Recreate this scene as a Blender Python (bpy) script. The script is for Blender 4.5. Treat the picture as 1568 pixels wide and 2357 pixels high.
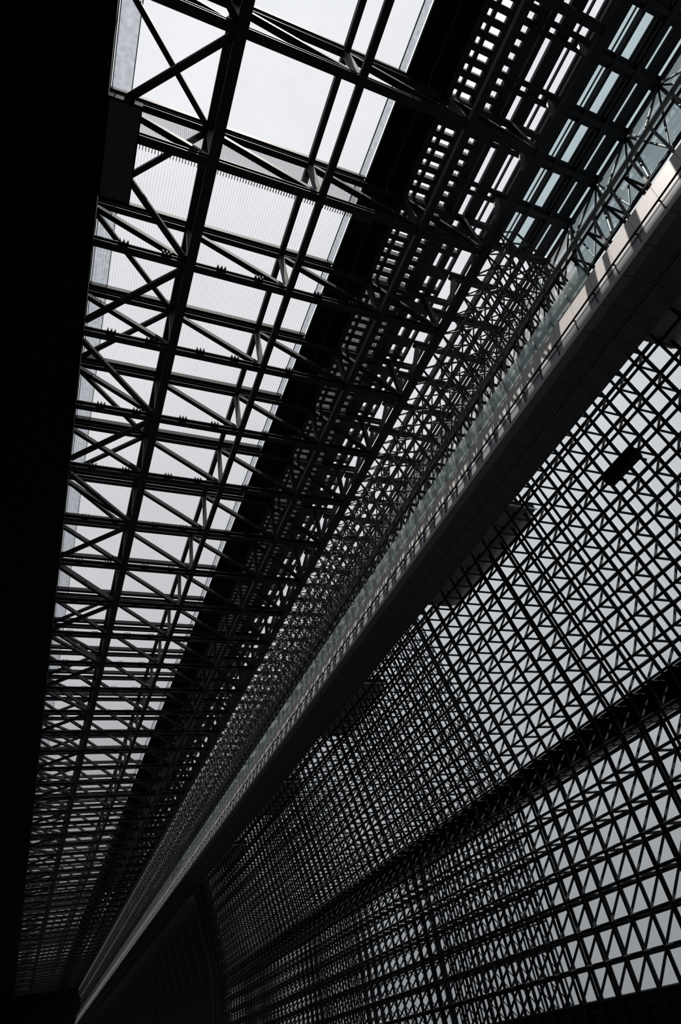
import bpy, math, random
from mathutils import Vector, Matrix

random.seed(7)
for o in list(bpy.data.objects):
    bpy.data.objects.remove(o, do_unlink=True)
scene = bpy.context.scene
COL = scene.collection

# ------------------------------------------------------------------ camera
# world: X across the hall (right), Y along the hall, Z up, origin at the eye
FPX = 1457.9
RIGHT = Vector((0.91877393, -0.35931467, -0.16354643))
DOWN = Vector((0.12148119, 0.651487, -0.74887049))
FWD = Vector((0.37562853, 0.66817487, 0.64221924))
cam_data = bpy.data.cameras.new('camera')
cam_data.sensor_fit = 'VERTICAL'
cam_data.sensor_height = 36.0
cam_data.lens = 36.0 * FPX / 2357.0
cam_data.clip_start = 0.05
cam_data.clip_end = 2000
cam = bpy.data.objects.new('camera', cam_data)
COL.objects.link(cam)
m = Matrix((RIGHT, -DOWN, -FWD)).transposed().to_4x4()
cam.matrix_world = m
scene.camera = cam

# ------------------------------------------------------------------ sky (overcast: zenith three times the horizon)
world = bpy.data.worlds.new('World')
scene.world = world
world.use_nodes = True
nt = world.node_tree
nt.nodes.clear()
wo = nt.nodes.new('ShaderNodeOutputWorld')
bg = nt.nodes.new('ShaderNodeBackground')
tc = nt.nodes.new('ShaderNodeTexCoord')
sep = nt.nodes.new('ShaderNodeSeparateXYZ')
mx = nt.nodes.new('ShaderNodeMath'); mx.operation = 'MAXIMUM'; mx.inputs[1].default_value = 0.0
mul = nt.nodes.new('ShaderNodeMath'); mul.operation = 'MULTIPLY_ADD'
mul.inputs[1].default_value = 2.0 / 3.0; mul.inputs[2].default_value = 1.0 / 3.0
cl = nt.nodes.new('ShaderNodeTexNoise'); cl.inputs['Scale'].default_value = 5.0
cl.inputs['Detail'].default_value = 5.0; cl.inputs['Roughness'].default_value = 0.55
clm = nt.nodes.new('ShaderNodeMapRange')
clm.inputs['From Min'].default_value = 0.3; clm.inputs['From Max'].default_value = 0.7
clm.inputs['To Min'].default_value = 0.93; clm.inputs['To Max'].default_value = 1.03
m2 = nt.nodes.new('ShaderNodeMath'); m2.operation = 'MULTIPLY'
SKY = 1.16
m3 = nt.nodes.new('ShaderNodeMath'); m3.operation = 'MULTIPLY'; m3.inputs[1].default_value = SKY
L = nt.links.new
L(tc.outputs['Generated'], sep.inputs[0]); L(sep.outputs['Z'], mx.inputs[0]); L(mx.outputs[0], mul.inputs[0])
L(tc.outputs['Generated'], cl.inputs['Vector']); L(cl.outputs['Fac'], clm.inputs['Value'])
L(mul.outputs[0], m2.inputs[0]); L(clm.outputs['Result'], m2.inputs[1]); L(m2.outputs[0], m3.inputs[0])
bg.inputs['Color'].default_value = (0.955, 0.965, 1.0, 1)
L(m3.outputs[0], bg.inputs['Strength']); L(bg.outputs[0], wo.inputs['Surface'])

# ------------------------------------------------------------------ sun
SUN_FROM = Vector((0.11, -0.07, 1.0))
sl = bpy.data.lights.new('sun', 'SUN')
sl.energy = 9.5; sl.angle = math.radians(0.35); sl.color = (1.0, 0.94, 0.88)
sun = bpy.data.objects.new('sun', sl)
COL.objects.link(sun)
sun.location = (0, 0, 80)
sun.rotation_euler = SUN_FROM.to_track_quat('Z', 'Y').to_euler()

scene.view_settings.view_transform = 'Standard'
scene.view_settings.look = 'None'
scene.view_settings.gamma = 1
scene.view_settings.use_curve_mapping = False
scene.view_settings.exposure = 0.0

# ------------------------------------------------------------------ materials
def paint(name, col, rough=0.5, spec=0.3, bump=0.0, vary=0.15, scale=1.5, metal=0.0):
    mt = bpy.data.materials.new(name); mt.use_nodes = True
    n = mt.node_tree; b = n.nodes['Principled BSDF']
    b.inputs['Roughness'].default_value = rough
    b.inputs['Specular IOR Level'].default_value = spec
    b.inputs['Metallic'].default_value = metal
    t = n.nodes.new('ShaderNodeTexCoord')
    ns = n.nodes.new('ShaderNodeTexNoise'); ns.inputs['Scale'].default_value = scale; ns.inputs['Detail'].default_value = 4
    n.links.new(t.outputs['Object'], ns.inputs['Vector'])
    r = n.nodes.new('ShaderNodeMix'); r.data_type = 'RGBA'
    r.inputs[6].default_value = [c * (1 - vary) for c in col] + [1]
    r.inputs[7].default_value = [min(1, c * (1 + vary)) for c in col] + [1]
    n.links.new(ns.outputs['Fac'], r.inputs[0]); n.links.new(r.outputs[2], b.inputs['Base Color'])
    return mt

def glass(name, tint, haze, haze_col, gloss_max=1.0, dirt=0.35, dscale=1.2, glow=0.0, power=8.0):
    """thin pane: tinted see-through, fresnel reflection, and a film of dust that thickens at grazing view"""
    mt = bpy.data.materials.new(name); mt.use_nodes = True
    n = mt.node_tree; n.nodes.clear(); k = n.links.new
    out = n.nodes.new('ShaderNodeOutputMaterial')
    tr = n.nodes.new('ShaderNodeBsdfTransparent'); tr.inputs[0].default_value = tint + (1,)
    gl = n.nodes.new('ShaderNodeBsdfGlossy'); gl.inputs['Roughness'].default_value = 0.03
    gl.inputs[0].default_value = (0.9, 0.9, 0.9, 1)
    df = n.nodes.new('ShaderNodeBsdfDiffuse'); df.inputs[0].default_value = haze_col + (1,)
    lw = n.nodes.new('ShaderNodeLayerWeight'); lw.inputs['Blend'].default_value = 0.5
    pw = n.nodes.new('ShaderNodeMath'); pw.operation = 'POWER'; pw.inputs[1].default_value = power
    k(lw.outputs['Facing'], pw.inputs[0])
    tcn = n.nodes.new('ShaderNodeTexCoord')
    ns = n.nodes.new('ShaderNodeTexNoise'); ns.inputs['Scale'].default_value = dscale; ns.inputs['Detail'].default_value = 6
    k(tcn.outputs['Object'], ns.inputs['Vector'])
    mr = n.nodes.new('ShaderNodeMapRange')
    mr.inputs['From Min'].default_value = 0.35; mr.inputs['From Max'].default_value = 0.75
    mr.inputs['To Min'].default_value = haze * (1 - dirt); mr.inputs['To Max'].default_value = haze * (1 + dirt)
    k(ns.outputs['Fac'], mr.inputs['Value'])
    ad = n.nodes.new('ShaderNodeMath'); ad.operation = 'MULTIPLY_ADD'; ad.use_clamp = True
    k(pw.outputs[0], ad.inputs[0]); ad.inputs[1].default_value = 0.9; k(mr.outputs['Result'], ad.inputs[2])
    mA = n.nodes.new('ShaderNodeMixShader'); mB = n.nodes.new('ShaderNodeMixShader')
    k(ad.outputs[0], mA.inputs[0]); k(tr.outputs[0], mA.inputs[1]); k(df.outputs[0], mA.inputs[2])
    if glow > 0:      # frosted film: part of the light passes through scattered
        tl = n.nodes.new('ShaderNodeBsdfTranslucent'); tl.inputs[0].default_value = haze_col + (1,)
        mT = n.nodes.new('ShaderNodeMixShader'); mT.inputs[0].default_value = glow
        k(df.outputs[0], mT.inputs[1]); k(tl.outputs[0], mT.inputs[2]); k(mT.outputs[0], mA.inputs[2])
    fr = n.nodes.new('ShaderNodeMath'); fr.operation = 'POWER'; fr.inputs[1].default_value = 5.0
    k(lw.outputs['Facing'], fr.inputs[0])
    fm = n.nodes.new('ShaderNodeMath'); fm.operation = 'MULTIPLY_ADD'     # Schlick reflectance of one face
    fm.inputs[1].default_value = 0.96 * gloss_max; fm.inputs[2].default_value = 0.03 * gloss_max
    k(fr.outputs[0], fm.inputs[0])
    k(fm.outputs[0], mB.inputs[0]); k(mA.outputs[0], mB.inputs[1]); k(gl.outputs[0], mB.inputs[2])
    k(mB.outputs[0], out.inputs['Surface'])
    return mt

M = {}
M['steel'] = paint('charcoal_painted_steel', (0.026, 0.027, 0.033), 0.6, 0.2)
M['tube'] = paint('dark_grey_tube_paint', (0.022, 0.024, 0.029), 0.6, 0.15)
M['black'] = paint('matt_black_lining', (0.006, 0.006, 0.008), 0.8, 0.1)
M['soffit'] = paint('black_metal_soffit', (0.060, 0.056, 0.060), 0.5, 0.3, scale=0.6)
M['balcony'] = paint('graphite_soffit_panel', (0.14, 0.13, 0.145), 0.6, 0.2, scale=0.6)
M['lattice'] = paint('mid_grey_tube_paint', (0.075, 0.077, 0.083), 0.55, 0.2)
M['white'] = paint('white_coated_panel', (0.90, 0.87, 0.845), 0.45, 0.3, vary=0.03)
M['grey'] = paint('pale_grey_coated_panel', (0.52, 0.56, 0.60), 0.45, 0.3, vary=0.04)
M['edge'] = paint('white_edge_trim', (0.82, 0.82, 0.82), 0.4, 0.4, vary=0.02)
M['concrete'] = paint('grey_stone_cladding', (0.075, 0.072, 0.078), 0.8, 0.1, scale=0.5)
M['floor'] = paint('dark_granite_floor', (0.06, 0.06, 0.063), 0.5, 0.3, scale=3)
M['rope'] = paint('thin_dark_wire', (0.012, 0.012, 0.014), 0.9, 0.05)
M['sky_glass'] = glass('clear_roof_glass', (0.93, 0.93, 0.93), 0.015, (0.25, 0.25, 0.26))
M['frost'] = glass('dusty_edge_glass', (0.80, 0.82, 0.84), 0.20, (0.75, 0.77, 0.79), dirt=0.6, dscale=3)
M['wall_glass'] = glass('grey_tinted_wall_glass', (0.885, 0.905, 0.91), 0.012, (0.10, 0.11, 0.12), dirt=0.6)
M['teal_glass'] = glass('teal_tint_and_reflection_glass', (0.72, 0.79, 0.80), 0.05, (0.25, 0.30, 0.30), dirt=0.5)  # tint also paints in the teal reflection behind the near panes
M['rail_glass'] = glass('frosted_teal_balustrade_glass', (0.74, 0.82, 0.81), 0.48, (0.88, 0.96, 0.945), dirt=0.05, glow=0.7)

# ------------------------------------------------------------------ mesh helpers
class MB:
    def __init__(s): s.v = []; s.f = []
    def box(s, a, b):
        x0, y0, z0 = a; x1, y1, z1 = b; i = len(s.v)
        s.v += [(x0,y0,z0),(x1,y0,z0),(x1,y1,z0),(x0,y1,z0),(x0,y0,z1),(x1,y0,z1),(x1,y1,z1),(x0,y1,z1)]
        s.f += [tuple(i+j for j in q) for q in ((0,3,2,1),(4,5,6,7),(0,1,5,4),(1,2,6,5),(2,3,7,6),(3,0,4,7))]
        return s
    def prism(s, poly, y0, y1):
        """polygon in XZ swept along Y"""
        i = len(s.v); n = len(poly)
        s.v += [(x, y0, z) for x, z in poly] + [(x, y1, z) for x, z in poly]
        s.f.append(tuple(i+j for j in range(n))); s.f.append(tuple(i+n+j for j in reversed(range(n))))
        for j in range(n):
            k = (j+1) % n; s.f.append((i+k, i+j, i+n+j, i+n+k))
        return s
    def plate(s, poly, z0, z1):
        """polygon in XY swept along Z"""
        i = len(s.v); n = len(poly)
        s.v += [(x, y, z0) for x, y in poly] + [(x, y, z1) for x, y in poly]
        s.f.append(tuple(i+j for j in reversed(range(n)))); s.f.append(tuple(i+n+j for j in range(n)))
        for j in range(n):
            k = (j+1) % n; s.f.append((i+j, i+k, i+n+k, i+n+j))
        return s
    def beam(s, p, q, w, h, up=(0,0,1), flange=0.0):
        """rectangular bar (or H section when flange > 0) from p to q; w across, h along up"""
        p = Vector(p); q = Vector(q); d = (q-p).normalized(); u = Vector(up)
        if abs(d.dot(u)) > 0.97: u = Vector((0,1,0))
        r = d.cross(u).normalized(); u = r.cross(d).normalized()
        def ring(c, w, h, oh=0.0):
            return [c + r*a*w/2 + u*(oh + b*h/2) for a, b in ((-1,-1),(1,-1),(1,1),(-1,1))]
        secs = [(w, h, 0.0)]
        if flange > 0:
            secs = [(w, flange, -h/2+flange/2), (w, flange, h/2-flange/2), (max(0.05, w*0.22), h-2*flange, 0.0)]
        for w_, h_, oh in secs:
            i = len(s.v); s.v += [tuple(x) for x in ring(p, w_, h_, oh)+ring(q, w_, h_, oh)]
            s.f += [tuple(i+j for j in t) for t in ((0,1,2,3),(7,6,5,4),(0,4,5,1),(1,5,6,2),(2,6,7,3),(3,7,4,0))]
        return s
    def tube(s, p, q, rad, n=8):
        p = Vector(p); q = Vector(q); d = (q-p).normalized()
        u = Vector((0,0,1)) if abs(d.z) < 0.9 else Vector((1,0,0))
        a = d.cross(u).normalized(); b = d.cross(a)
        i = len(s.v)
        for c in (p, q):
            for j in range(n):
                t = 2*math.pi*j/n
                s.v.append(tuple(c + a*math.cos(t)*rad + b*math.sin(t)*rad))
        for j in range(n):
            k = (j+1) % n; s.f.append((i+j, i+k, i+n+k, i+n+j))
        s.f.append(tuple(i+j for j in reversed(range(n)))); s.f.append(tuple(i+n+j for j in range(n)))
        return s
    def mesh(s, name):
        me = bpy.data.meshes.new(name); me.from_pydata(s.v, [], s.f); me.update(); return me

def link(name, me, mat=None, parent=None, loc=None):
    o = bpy.data.objects.new(name, me); COL.objects.link(o)
    if mat is not None and me is not None and not me.materials: me.materials.append(mat)
    if parent is not None: o.parent = parent
    if loc is not None: o.location = loc
    return o
def obj(name, mb, mat, parent=None, loc=None): return link(name, mb.mesh(name), mat, parent, loc)
def thing(name, label, cat, loc=(0,0,0), group=None):
    o = bpy.data.objects.new(name, None); COL.objects.link(o); o.location = loc; o.empty_display_size = 0.3
    o['label'] = label; o['category'] = cat
    if group: o['group'] = group
    return o
def tag(o, label, cat, group=None):
    o['label'] = label; o['category'] = cat
    if group: o['group'] = group
    return o
def structure(o): o['kind'] = 'structure'; return o
def copy_tree(o, loc, label, group=None, skip='-'):
    r = o.copy(); COL.objects.link(r); r.location = loc; r['label'] = label
    if group: r['group'] = group
    for c in o.children:
        if c.name.startswith(skip): continue
        d = c.copy(); COL.objects.link(d); d.parent = r
        for g in c.children:
            e = g.copy(); COL.objects.link(e); e.parent = d
    return r
ONES = ['', 'first', 'second', 'third', 'fourth', 'fifth', 'sixth', 'seventh', 'eighth', 'ninth', 'tenth', 'eleventh', 'twelfth', 'thirteenth',
        'fourteenth', 'fifteenth', 'sixteenth', 'seventeenth', 'eighteenth', 'nineteenth']
TENS = ['', '', 'twent', 'thirt', 'fort', 'fift', 'sixt', 'sevent', 'eight', 'ninet']
def ordinal(n):
    """1 -> first ... 199 -> hundred-and-ninety-ninth"""
    if n >= 100: return 'hundredth' if n == 100 else ('hundred-and-' + ordinal(n-100))
    if n < 20: return ONES[n]
    return TENS[n//10] + ('ieth' if n % 10 == 0 else 'y-' + ONES[n % 10])

# ------------------------------------------------------------------ key dimensions (metres above / beside the eye)
H = 36.43           # roof truss lower chord
HU = 41.05          # roof truss upper chord
ZG = 42.0           # roof glass
C = [-2.0, 4.10, 10.23, 16.65, 21.28]
YEND = 330.0
Y0 = -5.6
def xo(z):          # outer layer of the right-hand glass wall (leans inwards above the girder)
    return 29.32 - 0.243*(z-13.48) if z > 12.0 else 29.35
MOD = 1.5

# ------------------------------------------------------------------ setting
structure(obj('floor', MB().box((-14.5, -26, -2.0), (32, YEND+4, -1.6)), M['floor']))
structure(obj('wall_left', MB().box((-14.5, -26, -1.6), (-14, YEND+4, 46)), M['black']))
structure(obj('wall_back', MB().box((-14, -26, -1.6), (30, -25.5, 46)), M['black']))
structure(obj('wall_end', MB().box((-14, YEND+3, -1.6), (31, YEND+3.5, 46)), M['black']))
ce = MB().box((-14, -25.5, 35.95), (-1.25, YEND+3, 37.1)).box((-14, -25.5, 37.1), (-1.42, YEND+3, 42.3))
ce.box((-1.25, -25.5, 41.9), (30, Y0-0.1, 42.3)).box((-1.25, 323, 41.0), (31, YEND+4, 42.6))
structure(obj('ceiling', ce, M['black']))
structure(obj('trim_1', MB().box((-1.42, Y0, 41.4), (-1.36, YEND, 42.0)).box((-1.31, Y0, 41.6), (-1.27, YEND, 42.0)), M['steel']))

# dropped box under the ceiling at the upper left
db = thing('ceiling_box', 'black box hanging from the ceiling, jutting into the skylight near the top left', 'ceiling box', (-1.0, 13.4, 36.0))
obj('casing', MB().box((-1.24, 11.05, 35.6), (0.34, 15.85, 36.1)), M['black'], db).matrix_parent_inverse = Matrix.Translation((1.0, -13.4, -36.0))
obj('underside_panel', MB().box((-1.15, 11.15, 35.52), (0.26, 15.75, 35.6)), M['soffit'], db).matrix_parent_inverse = Matrix.Translation((1.0, -13.4, -36.0))

# ------------------------------------------------------------------ roof trusses across the hall
def truss(root):
    obj('bottom_chord', MB().beam((-1.25,0,H), (C[4]+0.15,0,H), 0.44, 0.46, flange=0.07), M['steel'], root)
    obj('top_chord', MB().beam((-1.40,0,HU), (C[4]+2.2,0,HU), 0.36, 0.40, flange=0.06), M['steel'], root)
    for x in C[1:]:
        obj('post', MB().beam((x,0,H+0.23), (x,0,HU-0.2), 0.30, 0.34, up=(0,1,0)), M['steel'], root)
    for i in range(4):
        a = Vector((C[i],0,HU-0.2)); b = Vector((C[i+1],0,H+0.2))
        if i == 0: a = a + (b-a)*((-1.38-a.x)/(b.x-a.x))
        obj('diagonal', MB().beam(a, b, 0.30, 0.34, up=(0,1,0)), M['steel'], root)
    for i in range(1, 4):
        for t in (0.30, 0.68) if i < 3 else (0.3,):
            x = C[i] + (C[i+1]-C[i])*t
            cb = MB().box((x-0.28,-0.31,H+0.05), (x+0.28,-0.21,H+0.17))
            for dx in (-0.22, 0, 0.22): cb.box((x+dx-0.05,-0.44,H+0.03), (x+dx+0.05,-0.31,H+0.22))
            obj('wire_clamp', cb, M['steel'], root)
    for t in (0.30, 0.75):
        x = -1.25 + 5.3*t
        cb = MB().box((x-0.28,-0.31,H+0.05), (x+0.28,-0.21,H+0.17))
        for dx in (-0.22, 0, 0.22): cb.box((x+dx-0.05,-0.44,H+0.03), (x+dx+0.05,-0.31,H+0.22))
        obj('wire_clamp', cb, M['steel'], root)
KS = list(range(-1, 54))
proto = thing('roof_truss', 'x', 'roof truss', (0, 0.75+6*KS[0], 0), 'roof trusses across the hall')
truss(proto)
TR = {}
for k in KS:
    n = k
    if n < 0: lab = 'charcoal roof truss just beyond the top edge of the photo'
    else: lab = '%s charcoal steel roof truss across the skylight, counting down from the top edge' % ordinal(n+1)
    if k == KS[0]: proto['label'] = lab; TR[k] = proto
    elif k < 3: TR[k] = copy_tree(proto, (0, 0.75+6*k, 0), lab, skip='wire_clamp')
    else: TR[k] = copy_tree(proto, (0, 0.75+6*k, 0), lab)

# ------------------------------------------------------------------ long beams of the roof
names = ['', 'left', 'middle', 'right', 'outermost']
lw = [0, 0.56, 0.40, 0.46, 0.56]
for i in range(1, 5):
    nm = {1: 'broad charcoal beam running the whole skylight between its left bay and its middle bay, lower level',
          2: 'charcoal beam running lengthwise down the middle of the skylight, lower level',
          3: 'charcoal beam running lengthwise below the slatted roof strip, lower level',
          4: 'heavy black lengthwise beam where trusses end and the finer lattice begins'}[i]
    b = thing('lower_roof_beam', nm, 'beam', (C[i], 0, H-0.05), 'lengthwise roof beams')
    obj('flange', MB().box((-lw[i]/2, Y0, -0.28), (lw[i]/2, YEND, -0.20)), M['steel'], b)
    obj('web', MB().box((-lw[i]/3, Y0, -0.20), (lw[i]/3, YEND, 0.26)), M['steel'], b)
    if i < 4:
        nu = nm.replace('lower level', 'upper level under the glass')
        b = thing('upper_roof_beam', nu, 'beam', (C[i], 0, HU), 'lengthwise roof beams')
        obj('flange', MB().box((-lw[i]/2.3, Y0, -0.24), (lw[i]/2.3, YEND, -0.17)), M['steel'], b)
        obj('web', MB().box((-lw[i]/4, Y0, -0.17), (lw[i]/4, YEND, 0.22)), M['steel'], b)

# flat bracing in the left bay (diamonds, two levels)
for k in range(-1, 52):
    for d in (-1, 1):
        low = (k % 2) != 0
        z = H if low else HU
        a = Vector((C[1], 0.75+6*k, z)); b = Vector((C[0], 0.75+6*(k+d), z))
        t = ((-1.24 if low else -1.40)-a.x)/(b.x-a.x)
        b = a + (b-a)*t
        o = obj('bracing_bar', MB().beam(Vector((0,0,0)), b-a, 0.34 if low else 0.30, 0.26), M['steel'], None, a)
        lev = 'lower' if low else 'upper'
        lab = '%s bracing bar, left skylight bay, %s from %s truss' % (lev, 'upwards' if d < 0 else 'downwards', ordinal(max(k, 0)+1) if k >= 0 else 'unseen')
        tag(o, lab, 'bracing bar', 'bracing bars in the left skylight bay')

# ------------------------------------------------------------------ skylight glazing
sk = MB()
window = bpy.data.objects.new('window_1', None); COL.objects.link(window); structure(window)
XP = [-0.27, C[1], C[2], 13.68]
cnt = 0
stuff = MB()
pane_me = {}
def pane(parent, x0, x1, y0, y1, z, mat, nm='pane'):
    key = (round(x1-x0,3), round(y1-y0,3), mat.name)
    if key not in pane_me:
        pane_me[key] = MB().box((0,0,0), (x1-x0, y1-y0, 0.03)).mesh(nm)
    return link(nm, pane_me[key], mat, parent, (x0, y0, z))
for k in range(-1, 54):
    ya = 0.75+6*k
    for i in range(3):
        pane(window, XP[i]+0.02, XP[i+1]-0.02, ya+0.02, ya+5.98, ZG, M['sky_glass'])
    pane(window, -1.33, -0.29, ya+0.02, ya+5.98, ZG, M['frost'], 'edge_pane')
    pane(window, 13.70, 14.12, ya+0.02, ya+5.98, ZG, M['frost'], 'edge_pane')
gbm = MB().box((-1.36, -0.22, 41.62), (14.1, -0.12, 41.99)).box((-1.36, 0.08, 41.62), (14.1, 0.18, 41.99)).box((-1.36, -0.12, 41.9), (14.1, 0.08, 41.95)).mesh('glazing_bar')
for k in range(-1, 55):
    link('glazing_bar', gbm, M['steel'], window, (0, 0.75+6*k, 0))
for x, w in ((C[1]-0.05, 0.22), (C[2]+0.1, 0.2), (-0.28, 0.05), (13.69, 0.05)):
    obj('glazing_bar', MB().box((-w/2, Y0, 41.65 if w > .1 else 41.9), (w/2, YEND, 41.99)), M['steel'], window, (x, 0, 0))

# bird-netting wires strung lengthwise from the third truss on
bw = thing('netting_wires', 'fine parallel wires strung lengthwise under the skylight glass', 'wire net', (0, 12.75, H+0.1))
wire = MB().box((-0.0035, 0.3, -0.0035), (0.0035, 200, 0.0035)).mesh('wire')
peg = MB().box((-0.02, 0.2, -0.04), (0.02, 0.50, 0.0)).mesh('peg')
x = -1.1
while x < 13.6:
    link('wire', wire, M['rope'], bw, (x, 0, 0)); link('peg', peg, M['steel'], bw, (x, 0, -0.12))
    x += 0.155
# upright net closing the third truss
nt_ = MB(); x = -1.2
while x < 16.5:
    nt_.box((x-0.0045, -0.04, H+0.2), (x+0.0045, -0.03, HU-0.2)); x += 0.11
z = H+0.25
while z < HU-0.2:
    nt_.box((-1.2, -0.04, z-0.0045), (16.5, -0.03, z+0.0045)); z += 0.13
tag(obj('bird_net', nt_, M['rope'], None, (0, 12.75, 0)), 'fine upright net closing the third truss from the top of the photo', 'net')

# ------------------------------------------------------------------ roof deck right of the skylight (solid strips and open slots)
deck = thing('roof_deck', 'black solid roof strips with long narrow light slots, right of the skylight', 'roof deck', (14.1, 0, 41.5))
strips = [(14.12,15.48),(15.53,16.64),(16.87,17.08),(17.42,17.66),(18.39,19.07),(19.87,20.57),(20.63,21.02),(21.50,22.38),(22.70,22.80),
          (23.36,23.55),(23.70,24.70),(24.80,24.98),(25.28,25.34),(25.56,25.80),(26.66,26.83),(26.90,27.22),(27.28,27.64),(27.70,27.92),(28.13,29.00),(29.28,29.6)]
for a, b in strips:
    hgt = 0.12 if a > 24.6 else (0.30 if b-a > 0.3 else 0.22)
    obj('deck_strip', MB().box((a, Y0, 41.5), (b, YEND if b < 20.6 else 13.6, 41.5+hgt)), M['black'] if a < 16 else M['steel'], deck).matrix_parent_inverse = Matrix.Translation((-14.1, 0, -41.5))
slat = MB().box((16.6-14.1, -0.18, 0.02), (19.9-14.1, 0.18, 0.62)).mesh('slat')
n = 0; y = Y0+0.3
while n < 300:
    link('slat', slat, M['steel'], deck, (0, y, 0)); y += 0.67; n += 1
for i in range(9):
    x = (20.75 + 0.98*i) if i != 2 else 22.50; hw = 0.28 if i < 2 else 0.1
    obj('purlin', MB().box((x-hw, 13.6, 41.45), (x+hw, YEND, 41.8)), M['steel'], deck).matrix_parent_inverse = Matrix.Translation((-14.1, 0, -41.5))
cross = MB().box((19.87-14.1, -0.42, -0.12), (29.6-14.1, -0.12, 0.0)).box((19.87-14.1, 0.1, -0.12), (29.6-14.1, 0.4, 0.0)).mesh('cross_bar')
cross2 = MB().box((19.87-14.1, -0.42, -0.12), (22.5-14.1, 0.4, 0.0)).box((22.5-14.1, -0.36, -0.12), (29.6-14.1, -0.14, 0.0)).box((19.87-14.1, 1.25, -0.1), (22.4-14.1, 1.6, 0.55)).mesh('cross_bar')
y = 1.9-6
while y < YEND:
    link('cross_bar', cross if y < 12 else cross2, M['steel'], deck, (0, y, 0)); y += 3.0
# glass over the open slots
dg = structure(obj('window_2', MB().box((19.7, Y0, 42.0), (24.6, YEND, 42.03)), M['sky_glass']))
dg2 = structure(obj('window_3', MB().box((24.75, Y0, 42.0), (29.6, 13.6, 42.03)), M['teal_glass']))
structure(obj('window_6', MB().box((24.75, 13.7, 42.0), (29.6, YEND, 42.03)), M['sky_glass']))

# ------------------------------------------------------------------ finer lattice frames between the last big beam and the glass wall
FX = [25.62, 27.33, 29.2]; FZ = 41.25
TX, TZ = 23.25, 31.55     # hanger tube
def lattice(root):
    e = Vector((C[4], 0, H+0.1))
    obj('inclined_strut', MB().beam(e, (22.95,0,FZ), 0.30, 0.22, up=(0,1,0)), M['steel'], root)
    obj('flat_chord', MB().beam((22.6,0,FZ), (FX[2],0,FZ), 0.30, 0.26), M['steel'], root)
    obj('brace', MB().tube((FX[2],0,FZ), (xo(31.4),0,31.5), 0.09), M['tube'], root)
    obj('diagonal_brace', MB().tube((FX[2],0,FZ), (TX,1.5,TZ), 0.075), M['tube'], root)
    obj('diagonal_brace', MB().tube((FX[2],0,FZ), (TX,-1.5,TZ), 0.075), M['tube'], root)
    obj('diagonal_brace', MB().tube((xo(31.4),1.5,31.5), (FX[2],0,FZ), 0.06), M['tube'], root)
    obj('diagonal_brace', MB().tube((xo(31.4),-1.5,31.5), (FX[2],0,FZ), 0.06), M['tube'], root)
n = 0; y = 1.9-6; lp = None
while y < YEND-3:
    lab = 'slim roof lattice rib, %s one beyond the top edge of the photo' % ordinal(3-n) if n < 3 else '%s slim roof lattice rib above the footbridge, counting down from the top right' % ordinal(n-2)
    if lp is None:
        lp = thing('roof_lattice', lab, 'lattice rib', (0, y, 0), 'lattice ribs above the footbridge'); lattice(lp)
    else: copy_tree(lp, (0, y, 0), lab)
    y += 3.0; n += 1
for i, x in enumerate(FX):
    tag(obj('lattice_purlin', MB().box((x-0.11, Y0, FZ-0.18), (x+0.11, YEND, FZ+0.1)), M['steel']),
        '%s slim lengthwise purlin of the lattice at top right' % ['first (leftmost)', 'second (middle)', 'third (rightmost)'][i], 'purlin', 'purlins of the top right lattice')
tag(obj('hanger_tube', MB().tube((TX, Y0, TZ), (TX, YEND, TZ), 0.13, 10), paint('satin_grey_tube', (0.16,0.16,0.16), 0.3, 0.5)),
    'pale grey lengthwise tube just above the white footbridge', 'tube')

# ------------------------------------------------------------------ right-hand glass wall
YW0, YW1 = 0.8, 116.5
zrows = [-0.15+MOD*r for r in range(0, 22)]      # -0.15 ... 31.35
GIRD = (10.75, 12.25)
def ladder(root, simple=False):
    zs = [-1.6] + zrows
    P = [Vector((xo(z), 0, z)) for z in zs]; Q = [Vector((xo(z)-MOD, 0, z)) for z in zs]
    kink = [i for i, z in enumerate(zs) if z < 12.5][-1]
    top = len(zs)-1
    oc, ic = MB(), MB()
    for A, mb, r in ((P, oc, 0.11), (Q, ic, 0.08)):
        mb.tube(A[0], A[kink], r); mb.tube(A[kink], A[top], r)
    w = []
    for i in range(1, len(zs)):
        w.append(('strut', P[i], Q[i], 0.07))
        if i < top: w.append(('diagonal', Q[i], P[i+1], 0.07))
    if simple:
        allm = MB(); allm.v = oc.v[:]; allm.f = oc.f[:]
        k = len(allm.v); allm.v += ic.v; allm.f += [tuple(j+k for j in f) for f in ic.f]
        for nm, a, b, r in w: allm.tube(a, b, r, 5)
        return allm
    obj('outer_chord', oc, M['tube'], root); obj('inner_chord', ic, M['tube'], root)
    for nm, a, b, r in w: obj(nm, MB().tube(a, b, r, 6), M['tube'], root)
far_me = ladder(None, True).mesh('wall_mullion')
mp = None; n = 3; y = YW0+4.5
while y < YW1:
    vis = n-6
    if vis < 0: lab = 'slim mullion truss of the glass wall, %s one hidden beyond the right edge' % ordinal(-vis)
    else: lab = '%s slim mullion truss of the glass wall, counting from the right edge of the photo' % ordinal(vis+1)
    if vis < 30:
        if mp is None:
            mp = thing('wall_mullion', lab, 'wall mullion', (0, y, 0), 'mullion trusses of the glass wall'); ladder(mp)
        else: copy_tree(mp, (0, y, 0), lab)
    else:
        o = link('wall_mullion', far_me, M['tube'], None, (0, y, 0)); tag(o, lab, 'wall mullion', 'mullion trusses of the glass wall')
    y += MOD; n += 1
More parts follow.
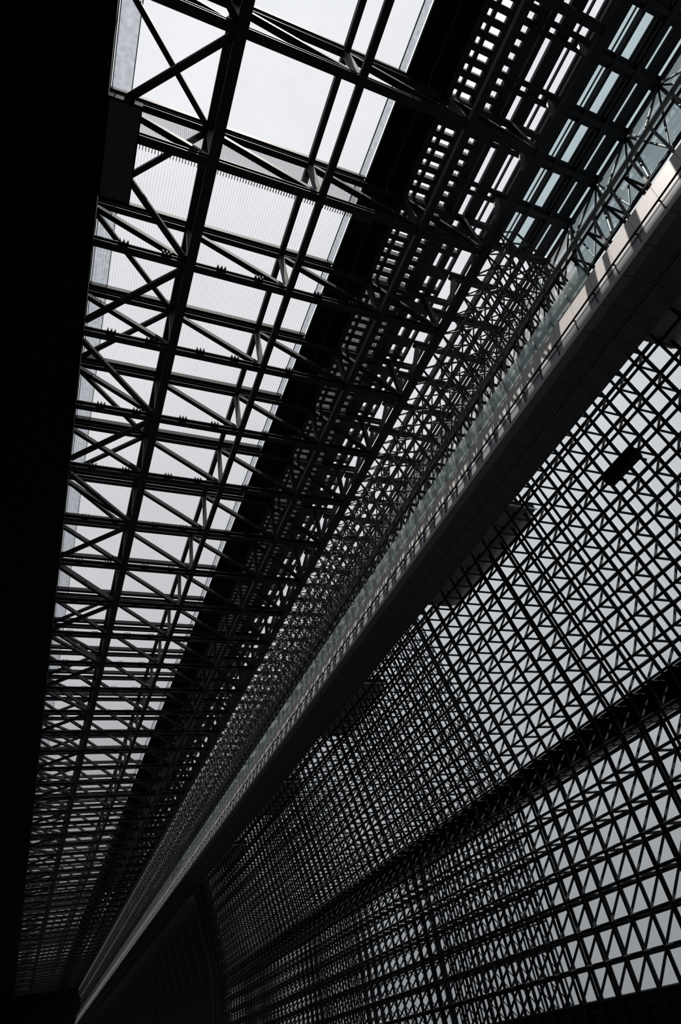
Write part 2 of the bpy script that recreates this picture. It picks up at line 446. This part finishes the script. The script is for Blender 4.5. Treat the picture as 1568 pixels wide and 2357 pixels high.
for r, z in enumerate(zrows):
    if GIRD[0]-0.4 < z < GIRD[0]+0.2: pass
    if z < 11.5: where = '%s horizontal tube below the black girder of the glass wall' % ordinal(max(1, 8-r))
    else: where = '%s horizontal tube above the black girder of the glass wall' % ordinal(r-7)
    tag(obj('outer_rail', MB().tube((xo(z), YW0, z), (xo(z), YW1, z), 0.112), M['tube']), where + ', outer thick layer', 'wall rail', 'long tubes of the glass wall')
    tag(obj('inner_rail', MB().tube((xo(z)-MOD, YW0, z), (xo(z)-MOD, YW1, z), 0.08), M['tube']), where + ', inner thin layer', 'wall rail', 'long tubes of the glass wall')

# second, outer bay of the wall frame: it starts further down the hall, outside the glass
YB = YW0 + MOD*26
def back_ladder():
    b = MB(); zs = zrows
    for i, z in enumerate(zs):
        if i < len(zs)-1:
            za = zs[i+1]
            b.tube((xo(z)+MOD, 0, z), (xo(za)+MOD, 0, za), 0.065, 6)
            b.tube((xo(z)+MOD, 0, z), (xo(za)+0.25, 0, za), 0.04, 5)
        if i % 2 == 0: b.tube((xo(z)+0.25, 0, z), (xo(z)+MOD, 0, z), 0.045, 5)
    return b
bl = back_ladder().mesh('back_mullion')
y = YB; n = 0
while y < YW1-2:
    tag(link('back_mullion', bl, M['tube'], None, (0, y, 0)), '%s outside mullion truss, where the glass wall turns dense, from the right' % ordinal(n+1), 'wall mullion', 'outside mullion trusses of the glass wall')
    y += MOD; n += 1
for r, z in enumerate(zrows):
    where = ('%s outside tube below the black girder of the glass wall' % ordinal(max(1, 8-r))) if z < 11.5 else ('%s outside tube above the black girder of the glass wall' % ordinal(r-7))
    tag(obj('back_rail', MB().tube((xo(z)+MOD, YB, z), (xo(z)+MOD, YW1-1.5, z), 0.06), M['tube']), where + ', dense far part', 'wall rail', 'outside tubes of the glass wall')

# glass of the wall
win = bpy.data.objects.new('window_4', None); COL.objects.link(win); structure(win)
rest = MB(); n = 0; cache = {}
ys = []
y = YW0
while y < YW1-0.1: ys.append(y); y += MOD
cand = []
for y in ys:
    for r in range(len(zrows)-1):
        z0, z1 = zrows[r], zrows[r+1]
        if 10.0 < z0 < 11.5: continue
        cand.append((y, r, z0, z1))
def pane_mb(z0, z1):
    x0 = xo(z0)+0.13; x1 = xo(z1)+0.13
    if z1 < 12.2: x0 = x1 = 29.48
    return [(x0, z0+0.02), (x1, z1-0.02), (x1+0.03, z1-0.02), (x0+0.03, z0+0.02)]
vis = [c for c in cand if 12 < c[0] < 40]
vis.sort(key=lambda c: c[0])
parts = set((c[0], c[1]) for c in vis[:300])
for y, r, z0, z1 in cand:
    if (y, r) in parts:
        if r not in cache: cache[r] = MB().prism(pane_mb(z0, z1), 0.02, MOD-0.02).mesh('wall_pane')
        link('wall_pane', cache[r], M['wall_glass'], win, (0, y, 0))
    else: rest.prism(pane_mb(z0, z1), y+0.02, y+MOD-0.02)
ro = obj('wall_pane', rest, M['wall_glass'], win); ro['kind'] = 'stuff'
# clerestory glass from the wall head out to the roof edge
win5 = bpy.data.objects.new('window_5', None); COL.objects.link(win5); structure(win5)
cp = MB().prism([(xo(31.4)+0.2, 31.5), (29.55, 41.45), (29.6, 41.45), (xo(31.4)+0.26, 31.5)], 0.03, 2.97).mesh('clerestory_pane')
cp2 = cp.copy()
cb = MB().beam((xo(31.4)+0.12, 0, 31.5), (29.45, 0, 41.4), 0.10, 0.16, up=(0,1,0)).mesh('glazing_bar')
y = 1.9-6
while y < YEND-3:
    link('clerestory_pane', cp if y < 9 else cp2, M['teal_glass'] if y < 9 else M['sky_glass'], win5, (0, y, 0)); link('glazing_bar', cb, M['steel'], win5, (0, y, 0)); y += 3.0  # teal tint of near panes stands in for the reflection and building behind

# black girder along the wall
gd = thing('wall_girder', 'black solid girder running along the glass wall, dividing its leaning and upright parts', 'girder', (29.5, 0, 10.75))
def G(nm, mb, mat): obj(nm, mb, mat, gd).matrix_parent_inverse = Matrix.Translation((-29.5, 0, -10.75))
G('web_plate', MB().box((29.22, YW0, 10.72), (29.62, YW1+1, 12.2)), M['black'])
G('bottom_flange', MB().box((28.95, YW0, 10.62), (29.75, YW1+1, 10.72)), M['steel'])
G('top_flange', MB().box((29.1, YW0, 12.2), (29.7, YW1+1, 12.28)), M['steel'])
st = MB().box((29.16-29.5, -0.04, 0.0), (29.22-29.5, 0.04, 1.42)).mesh('stiffener')
y = YW0
while y < YW1: link('stiffener', st, M['steel'], gd, (0, y, 0)); y += MOD
# base wall below the lowest glass
structure(obj('wall_right', MB().box((29.48, -26, -1.6), (30.1, YW1+1, -0.62)), M['concrete']))
structure(obj('trim_2', MB().box((29.40, -20, -0.62), (29.9, YW1, -0.12)), paint('grey_stone_sill', (0.07,0.073,0.085), 0.6, 0.2, vary=0.3)))
structure(obj('wall_right_back', MB().box((29.5, -26, -1.6), (30.0, YW0, 31.4)), M['black']))

# stone-clad wall where the glass ends
cw = bpy.data.objects.new('wall_far_right', None); COL.objects.link(cw); structure(cw)
def clad(y0, y1, dx, nm, mat):
    z = -1.6
    while z < 31.2:
        z1 = min(z+2.2, 31.4); a = xo(z)-dx; b = xo(z1)-dx
        obj(nm, MB().prism([(a, z+0.03), (b, z1-0.03), (b+0.4, z1-0.03), (a+0.4, z+0.03)], y0, y1), mat, cw); z += 2.2
clad(YW1-1.2, YW1+6.5, 0.8, 'cladding_panel', M['concrete'])
clad(YW1+6.5, YW1+7.2, 1.2, 'corner_pier', paint('lit_stone_pier', (0.16,0.15,0.155), 0.7, 0.2))  # pier stone lightened to paint in its lit edge
for j in range(27): clad(YW1+7.4+7.4*j, YW1+14.7+7.4*j, -0.5, 'cladding_panel', M['concrete'])

# maintenance box on the inner layer
mb_ = thing('service_box', 'long black box fixed inside the leaning glass wall near the right edge', 'box', (26.0, 15.5, 20.85))
obj('body', MB().box((-0.27, -1.15, -0.26), (0.27, 1.15, 0.22)), M['black'], mb_)
obj('lid', MB().box((-0.3, -1.2, 0.22), (0.3, 1.2, 0.27)), M['steel'], mb_)
for s in (-0.8, 0.8): obj('bracket', MB().box((0.2, s-0.05, -0.05), (1.0, s+0.05, 0.05)), M['steel'], mb_)

# ------------------------------------------------------------------ footbridge
BX, BZ = 21.20, 24.40
fb = thing('footbridge', 'long high footbridge with white side, glass balustrade and black underside', 'footbridge', (BX, 0, BZ))
YB0, YB1 = -3.0, 327.0
nb = int((YB1-YB0)/MOD)
def sh(nm, mb): return mb.mesh(nm)
me_white = sh('white_panel', MB().prism([(-0.12, 0.63), (0.25, 0.63), (0.80, 2.56), (0.52, 2.56)], 0.012, MOD-0.012))
me_grey = sh('grey_panel', MB().prism([(-0.36, -0.24), (0.30, -0.02), (0.36, 0.60), (-0.14, 0.60)], 0.012, MOD-0.012))
me_edge = sh('edge_trim', MB().prism([(-0.43, -0.33), (-0.25, -0.31), (-0.22, -0.20), (-0.37, -0.25)], 0.008, MOD-0.008))
me_s1 = sh('soffit_panel', MB().prism([(-0.24, -0.33), (0.52, -0.06), (0.52, 0.0), (-0.22, -0.24)], 0.012, MOD-0.012))
me_s2 = sh('soffit_panel', MB().box((0.56, 0.012, -0.02), (1.78, MOD-0.012, 0.04)))
me_s3 = sh('soffit_panel', MB().box((2.02, 0.012, -0.02), (3.70, MOD-0.012, 0.04)))
me_gl = sh('balustrade_pane', MB().box((0.60, 0.02, 2.58), (0.625, MOD-0.02, 3.8)))
me_br = sh('rail_bracket', MB().beam((0.02, 0, 0.66), (-0.30, 0, 0.60), 0.06, 0.08).beam((-0.39, 0, -0.22), (-0.10, 0, 0.66), 0.035, 0.05))
far_soffit = MB()
for i in range(nb):
    y = YB0 + MOD*i
    link('white_panel', me_white, M['white'], fb, (0, y, 0))
    link('grey_panel', me_grey, M['grey'], fb, (0, y, 0))
    link('edge_trim', me_edge, M['edge'], fb, (0, y, 0))
    if i < 96:
        for me_s in (me_s1, me_s2, me_s3): link('soffit_panel', me_s, M['soffit'], fb, (0, y, 0))
    else:
        far_soffit.prism([(-0.24, -0.33), (0.52, -0.06), (0.52, 0.0), (-0.22, -0.24)], y+.012, y+MOD-.012).box((0.56, y+.012, -0.02), (1.78, y+MOD-.012, 0.04)).box((2.02, y+.012, -0.02), (3.70, y+MOD-.012, 0.04))
    link('rail_bracket', me_br, M['steel'], fb, (0, y, 0))
    if y >= 9.0: link('balustrade_pane', me_gl, M['rail_glass'], fb, (0, y, 0))
obj('soffit_panel', far_soffit, M['soffit'], fb)['kind'] = 'stuff'
obj('handrail', MB().tube((-0.30, YB0, 0.60), (-0.30, YB1, 0.60), 0.05, 8), M['steel'], fb)
obj('cable_rail', MB().tube((-0.30, YB0, 0.30), (-0.30, YB1, 0.30), 0.018, 6), M['steel'], fb)
obj('slot_lining', MB().box((1.78, YB0, 0.18), (2.02, YB1, 0.22)), M['black'], fb)
obj('deck_slab', MB().box((0.34, YB0, 0.22), (3.70, YB1, 0.75)), paint('light_bounce_paving', (0.5,0.5,0.49), 0.7, 0.2), fb)  # unseen deck top made pale to bounce sunlight up to the balustrade
obj('back_upstand', MB().box((3.55, YB0, 0.75), (3.70, YB1, 1.6)), M['black'], fb)
# balcony slabs that reach out through the wall
for j in range(0, 6):
    ya, yb = 24*j-1.2, 24*j+10.2
    sl_ = thing('balcony', ['charcoal balcony soffit cut by the right edge of the photo', 'charcoal balcony soffit under the bridge, nearest whole one right of centre',
        'charcoal balcony soffit under the bridge, second one, above the middle of the glass wall', 'charcoal balcony soffit under the bridge, third one, small',
        'charcoal balcony soffit under the bridge, fourth one, tiny', 'charcoal balcony soffit at the head of the stone-clad wall'][j], 'balcony', (24.8, ya, BZ), 'balconies beside the footbridge')
    n = 6; wdt = (yb-ya)/n
    for i in range(n):
        y0 = i*wdt; y1 = y0+wdt
        r = 2.55
        a = 0.9 if i == 0 else 0.0; b = 0.5 if i == n-1 else 0.0
        obj('soffit_panel', MB().plate([(0.0, y0+.015), (1.2, y0+.015), (1.2, y1-.015), (0.0, y1-.015)], 0.0, 0.05), M['balcony'], sl_)
        obj('soffit_panel', MB().plate([(1.23, y0+.015), (r-a, y0+.015), (r, y0+a*0.9+.015), (r, y1-.015-b*0.6), (r-b, y1-.015), (1.23, y1-.015)], 0.0, 0.05), M['balcony'], sl_)
    obj('slab', MB().box((0.0, 0.05, 0.06), (2.3, yb-ya-0.05, 0.5)), M['black'], sl_)
    obj('edge_strip', MB().box((0.0, -0.12, -0.03), (2.3, -0.04, 0.06)), M['grey'], sl_)
# hangers from the tube down to the white panels
hm = MB().beam((TX-BX, 0, TZ-BZ), (0.64, 0, 2.57), 0.10, 0.13, up=(0,1,0)).mesh('bridge_hanger')
for i in range(nb):
    link('bridge_hanger', hm, M['lattice'], fb, (0, YB0 + MOD*i, 0))

# ------------------------------------------------------------------ shoulder frame: from the heavy outermost beam down to the wall head
S1 = [Vector((21.45 + (TX-21.45)*t/4, 0, 36.3 + (TZ-36.3)*t/4)) for t in range(5)]
S2 = [Vector((23.15 + (24.95-23.15)*t/4, 0, 37.3 + (31.5-37.3)*t/4)) for t in range(5)]
def shoulder(root, one=None):
    D = Vector((0, MOD, 0))
    L_ = []
    for t in range(4):
        L_.append(('inner_chord', S1[t], S1[t+1], 0.07)); L_.append(('outer_chord', S2[t], S2[t+1], 0.07))
    for t in range(5): L_.append(('strut', S1[t], S2[t], 0.06))
    for t in range(4):
        L_.append(('diagonal', S1[t], S2[t+1]+D, 0.055)); L_.append(('diagonal', S1[t+1], S2[t]+D, 0.055))
        a, b = (S1[t], S1[t+1]+D) if t % 2 else (S1[t+1], S1[t]+D)
        L_.append(('bracing', a, b, 0.055))
        a, b = (S2[t], S2[t+1]+D) if t % 2 else (S2[t+1], S2[t]+D)
        L_.append(('bracing', a, b, 0.055))
    for nm, a, b, r in L_:
        if one is None: obj(nm, MB().tube(a, b, r, 6), M['lattice'], root)
        else: one.tube(a, b, r, 5)
    return one
smesh = shoulder(None, MB()).mesh('shoulder_rib')
y = YW0 + 1.5*7; n = 0; sp = None
while y < YEND-2:
    lab = '%s slender tubular rib between the black outermost beam and the footbridge, from top right' % ordinal(n+1)
    if n < 24:
        if sp is None: sp = thing('shoulder_rib', lab, 'tubular rib', (0, y, 0), 'tubular ribs above the footbridge'); shoulder(sp)
        else: copy_tree(sp, (0, y, 0), lab)
    else: tag(link('shoulder_rib', smesh, M['lattice'], None, (0, y, 0)), lab, 'tubular rib', 'tubular ribs above the footbridge')
    y += MOD; n += 1
for t in range(5):
    for nm, S in (('inner', S1), ('outer', S2)):
        if nm == 'inner' and t == 4: continue
        tag(obj('shoulder_rail', MB().tube((S[t].x, YW0+10.5, S[t].z), (S[t].x, YEND, S[t].z), 0.07), M['lattice']),
            '%s lengthwise tube down the tubular frame above the footbridge, %s layer' % (ordinal(t+1), nm), 'tube', 'lengthwise tubes above the footbridge')
